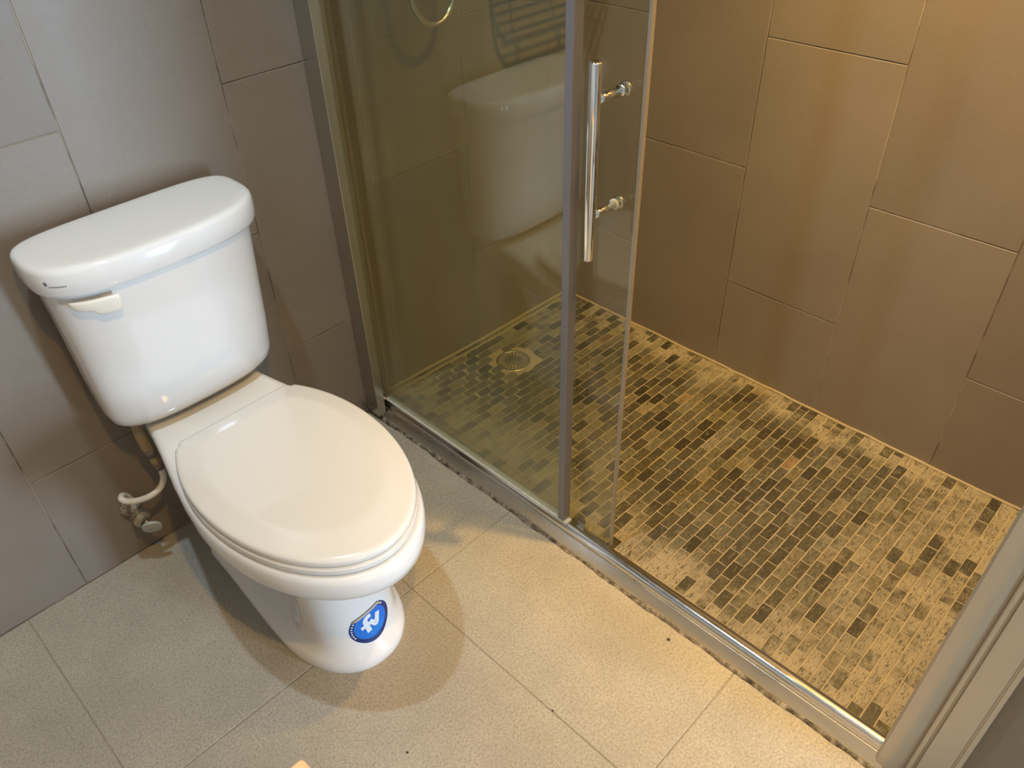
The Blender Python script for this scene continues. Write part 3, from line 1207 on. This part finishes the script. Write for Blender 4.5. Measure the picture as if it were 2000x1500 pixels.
vv = thing('shutoff_valve', 'corroded chrome angle valve with grey oval knob on the wall beside the toilet', 'valve')
vc = ray_at_y(270, 1004, 1.388)
bm = bmesh.new()
lathe(bm, (vc.x, YW - 0.0005, vc.z), (0, -1, 0), [(0.024, 0.0), (0.024, 0.003), (0.019, 0.007), (0.012, 0.009), (0.011, 0.014)], 24)
autosmooth(obj('escutcheon', bm, M['oxide'], vv), 50)
bm = bmesh.new()
lathe(bm, (vc.x, YW - 0.012, vc.z), (0, -1, 0), [(0.012, 0.0), (0.0155, 0.004), (0.0155, 0.028), (0.0190, 0.030), (0.0190, 0.046), (0.014, 0.050)], 18)
autosmooth(obj('valve_body', bm, M['oxide'], vv), 40)
bm = bmesh.new()
lathe(bm, (vc.x, 1.388, vc.z + 0.008), (0, 0, 1), [(0.010, 0.0), (0.010, 0.009), (0.0135, 0.010), (0.0135, 0.020), (0.0095, 0.022)], 6)
obj('outlet_nut', bm, M['oxide'], vv)
ka = ray_at_y(283, 1016, 1.368)
kb = ray_at_y(297, 1027, 1.352)
tubeo('stem', [Vector((vc.x, 1.378, vc.z)), ka, kb], 0.0052, M['oxide'], vv, 12)
bm = bmesh.new()
ax = Vector((-0.42, -0.80, -0.30)).normalized()
lathe(bm, kb - ax * 0.004, ax, [(0.008, 0.0), (0.0185, 0.002), (0.0205, 0.005), (0.0195, 0.009), (0.010, 0.0105), (0.003, 0.0102)], 28)
kn = autosmooth(obj('knob', bm, simple('grey_knob', (0.40, 0.42, 0.37), 0.4), vv), 50)
tubeo('knob_screw', [kb + ax * 0.0055, kb + ax * 0.0072], 0.0025, M['oxide'], kn, 10)

# ------------------------------------------------------------------ shower hose and wire shelf on the back wall
sh = thing('shower_hose', 'chrome shower hose hanging in a loop behind the glass', 'hose')
yh = 1.352
lp = [(1.045, 1.405, 1.52), (1.050, 1.37, 1.48), (1.064, yh, 1.35), (1.072, yh, 1.15), (1.081, yh, 1.02)]
cx, cz, rx, rz = 1.141, 1.005, 0.0595, 0.074
for k in range(0, 13):
    a = math.pi + math.pi * k / 12
    lp.append((cx + rx * math.cos(a), yh, cz + rz * math.sin(a)))
lp += [(1.203, yh, 1.10), (1.208, yh, 1.30), (1.200, 1.365, 1.56), (1.195, 1.385, 1.62)]
tubeo('hose_tube', smooth_path(lp, 5), 0.0068, m_metal('hose_chrome', (0.80, 0.79, 0.76), 0.22), sh, 12)
bm = bmesh.new()
lathe(bm, (1.045, YW - 0.0005, 1.52), (0, -1, 0), [(0.026, 0.0), (0.026, 0.004), (0.012, 0.008), (0.012, 0.030), (0.006, 0.034)], 20)
obj('wall_outlet', bm, M['chrome'], sh, True)
bm = bmesh.new()
lathe(bm, (1.195, YW - 0.0005, 1.62), (0, -1, 0), [(0.024, 0.0), (0.024, 0.004), (0.014, 0.008), (0.014, 0.050), (0.008, 0.054)], 20)
obj('holder', bm, M['chrome'], sh, True)

ZS = 0.945
rk = thing('wire_shelf', 'dark wire soap shelf on the back wall in the shower corner', 'shelf')
xa, xb, ya, yb = 1.365, 1.620, 1.285, YW - 0.004
rc = 0.045
loop = [(xa, yb, ZS), (xa, ya + rc, ZS), (xa + rc * 0.3, ya + rc * 0.3, ZS), (xa + rc, ya, ZS), (xb - rc, ya, ZS), (xb - rc * 0.3, ya + rc * 0.3, ZS), (xb, ya + rc, ZS), (xb, yb, ZS)]
tubeo('rim', smooth_path(loop, 6), 0.0048, M['black'], rk, 10)
tubeo('upper_rim', [p + Vector((0, 0, 0.05)) for p in smooth_path(loop, 6)], 0.004, M['black'], rk, 10)
for k in range(7):
    y = yb - 0.004 - k * 0.0185
    ins = 0.0 if y > ya + rc else 0.014
    tubeo('wire', [(xa + ins, y, ZS - 0.002), (xb - ins, y, ZS - 0.002)], 0.0026, M['black'], rk, 8)
for x in (xa + 0.06, xb - 0.06):
    tubeo('bracket', [(x, YW - 0.0005, ZS + 0.02), (x, YW - 0.006, ZS + 0.02)], 0.012, M['chrome'], rk, 14)
    tubeo('cross_wire', [(x, yb + 0.003, ZS - 0.005), (x, ya, ZS - 0.005), (x, ya - 0.002, ZS + 0.05)], 0.003, M['black'], rk, 8)

# ------------------------------------------------------------------ cabinet whose corner shows at the bottom edge
cb = thing('wooden_cabinet', 'pale tan cabinet top, its corner at the bottom edge of the photo', 'cabinet')
CZ = 0.80
k = 1 - CZ / CAM_H
cxr, cyf = 0.208 * k, 0.772 * k
boxo('top', (XL + 0.001, cxr, -0.35, cyf, CZ - 0.025, CZ), M['card'], cb, 0.004, True, 3)
boxo('body', (XL + 0.001, cxr - 0.015, -0.34, cyf - 0.015, 0.08, CZ - 0.0255), M['card'], cb, 0.002)
boxo('plinth', (XL + 0.001, cxr - 0.05, -0.30, cyf - 0.05, 0.0003, 0.08), M['card'], cb)

# ------------------------------------------------------------------ downlight fittings around the lamps
LAB = {'cool': 'recessed ceiling downlight above the toilet', 'warm': 'recessed ceiling downlight above the camera', 'shower': 'recessed ceiling downlight above the shower'}
for n, p, *_ in LAMPS:
    bm = bmesh.new()
    lathe(bm, (p[0], p[1], CEIL), (0, 0, -1), [(0.055, 0.0), (0.055, 0.004), (0.046, 0.006), (0.042, 0.004), (0.042, 0.0)], 32)
    tag(obj('ceiling_downlight', bm, M['plaster'], None, True), LAB[n], 'lamp', 'ceiling downlights')
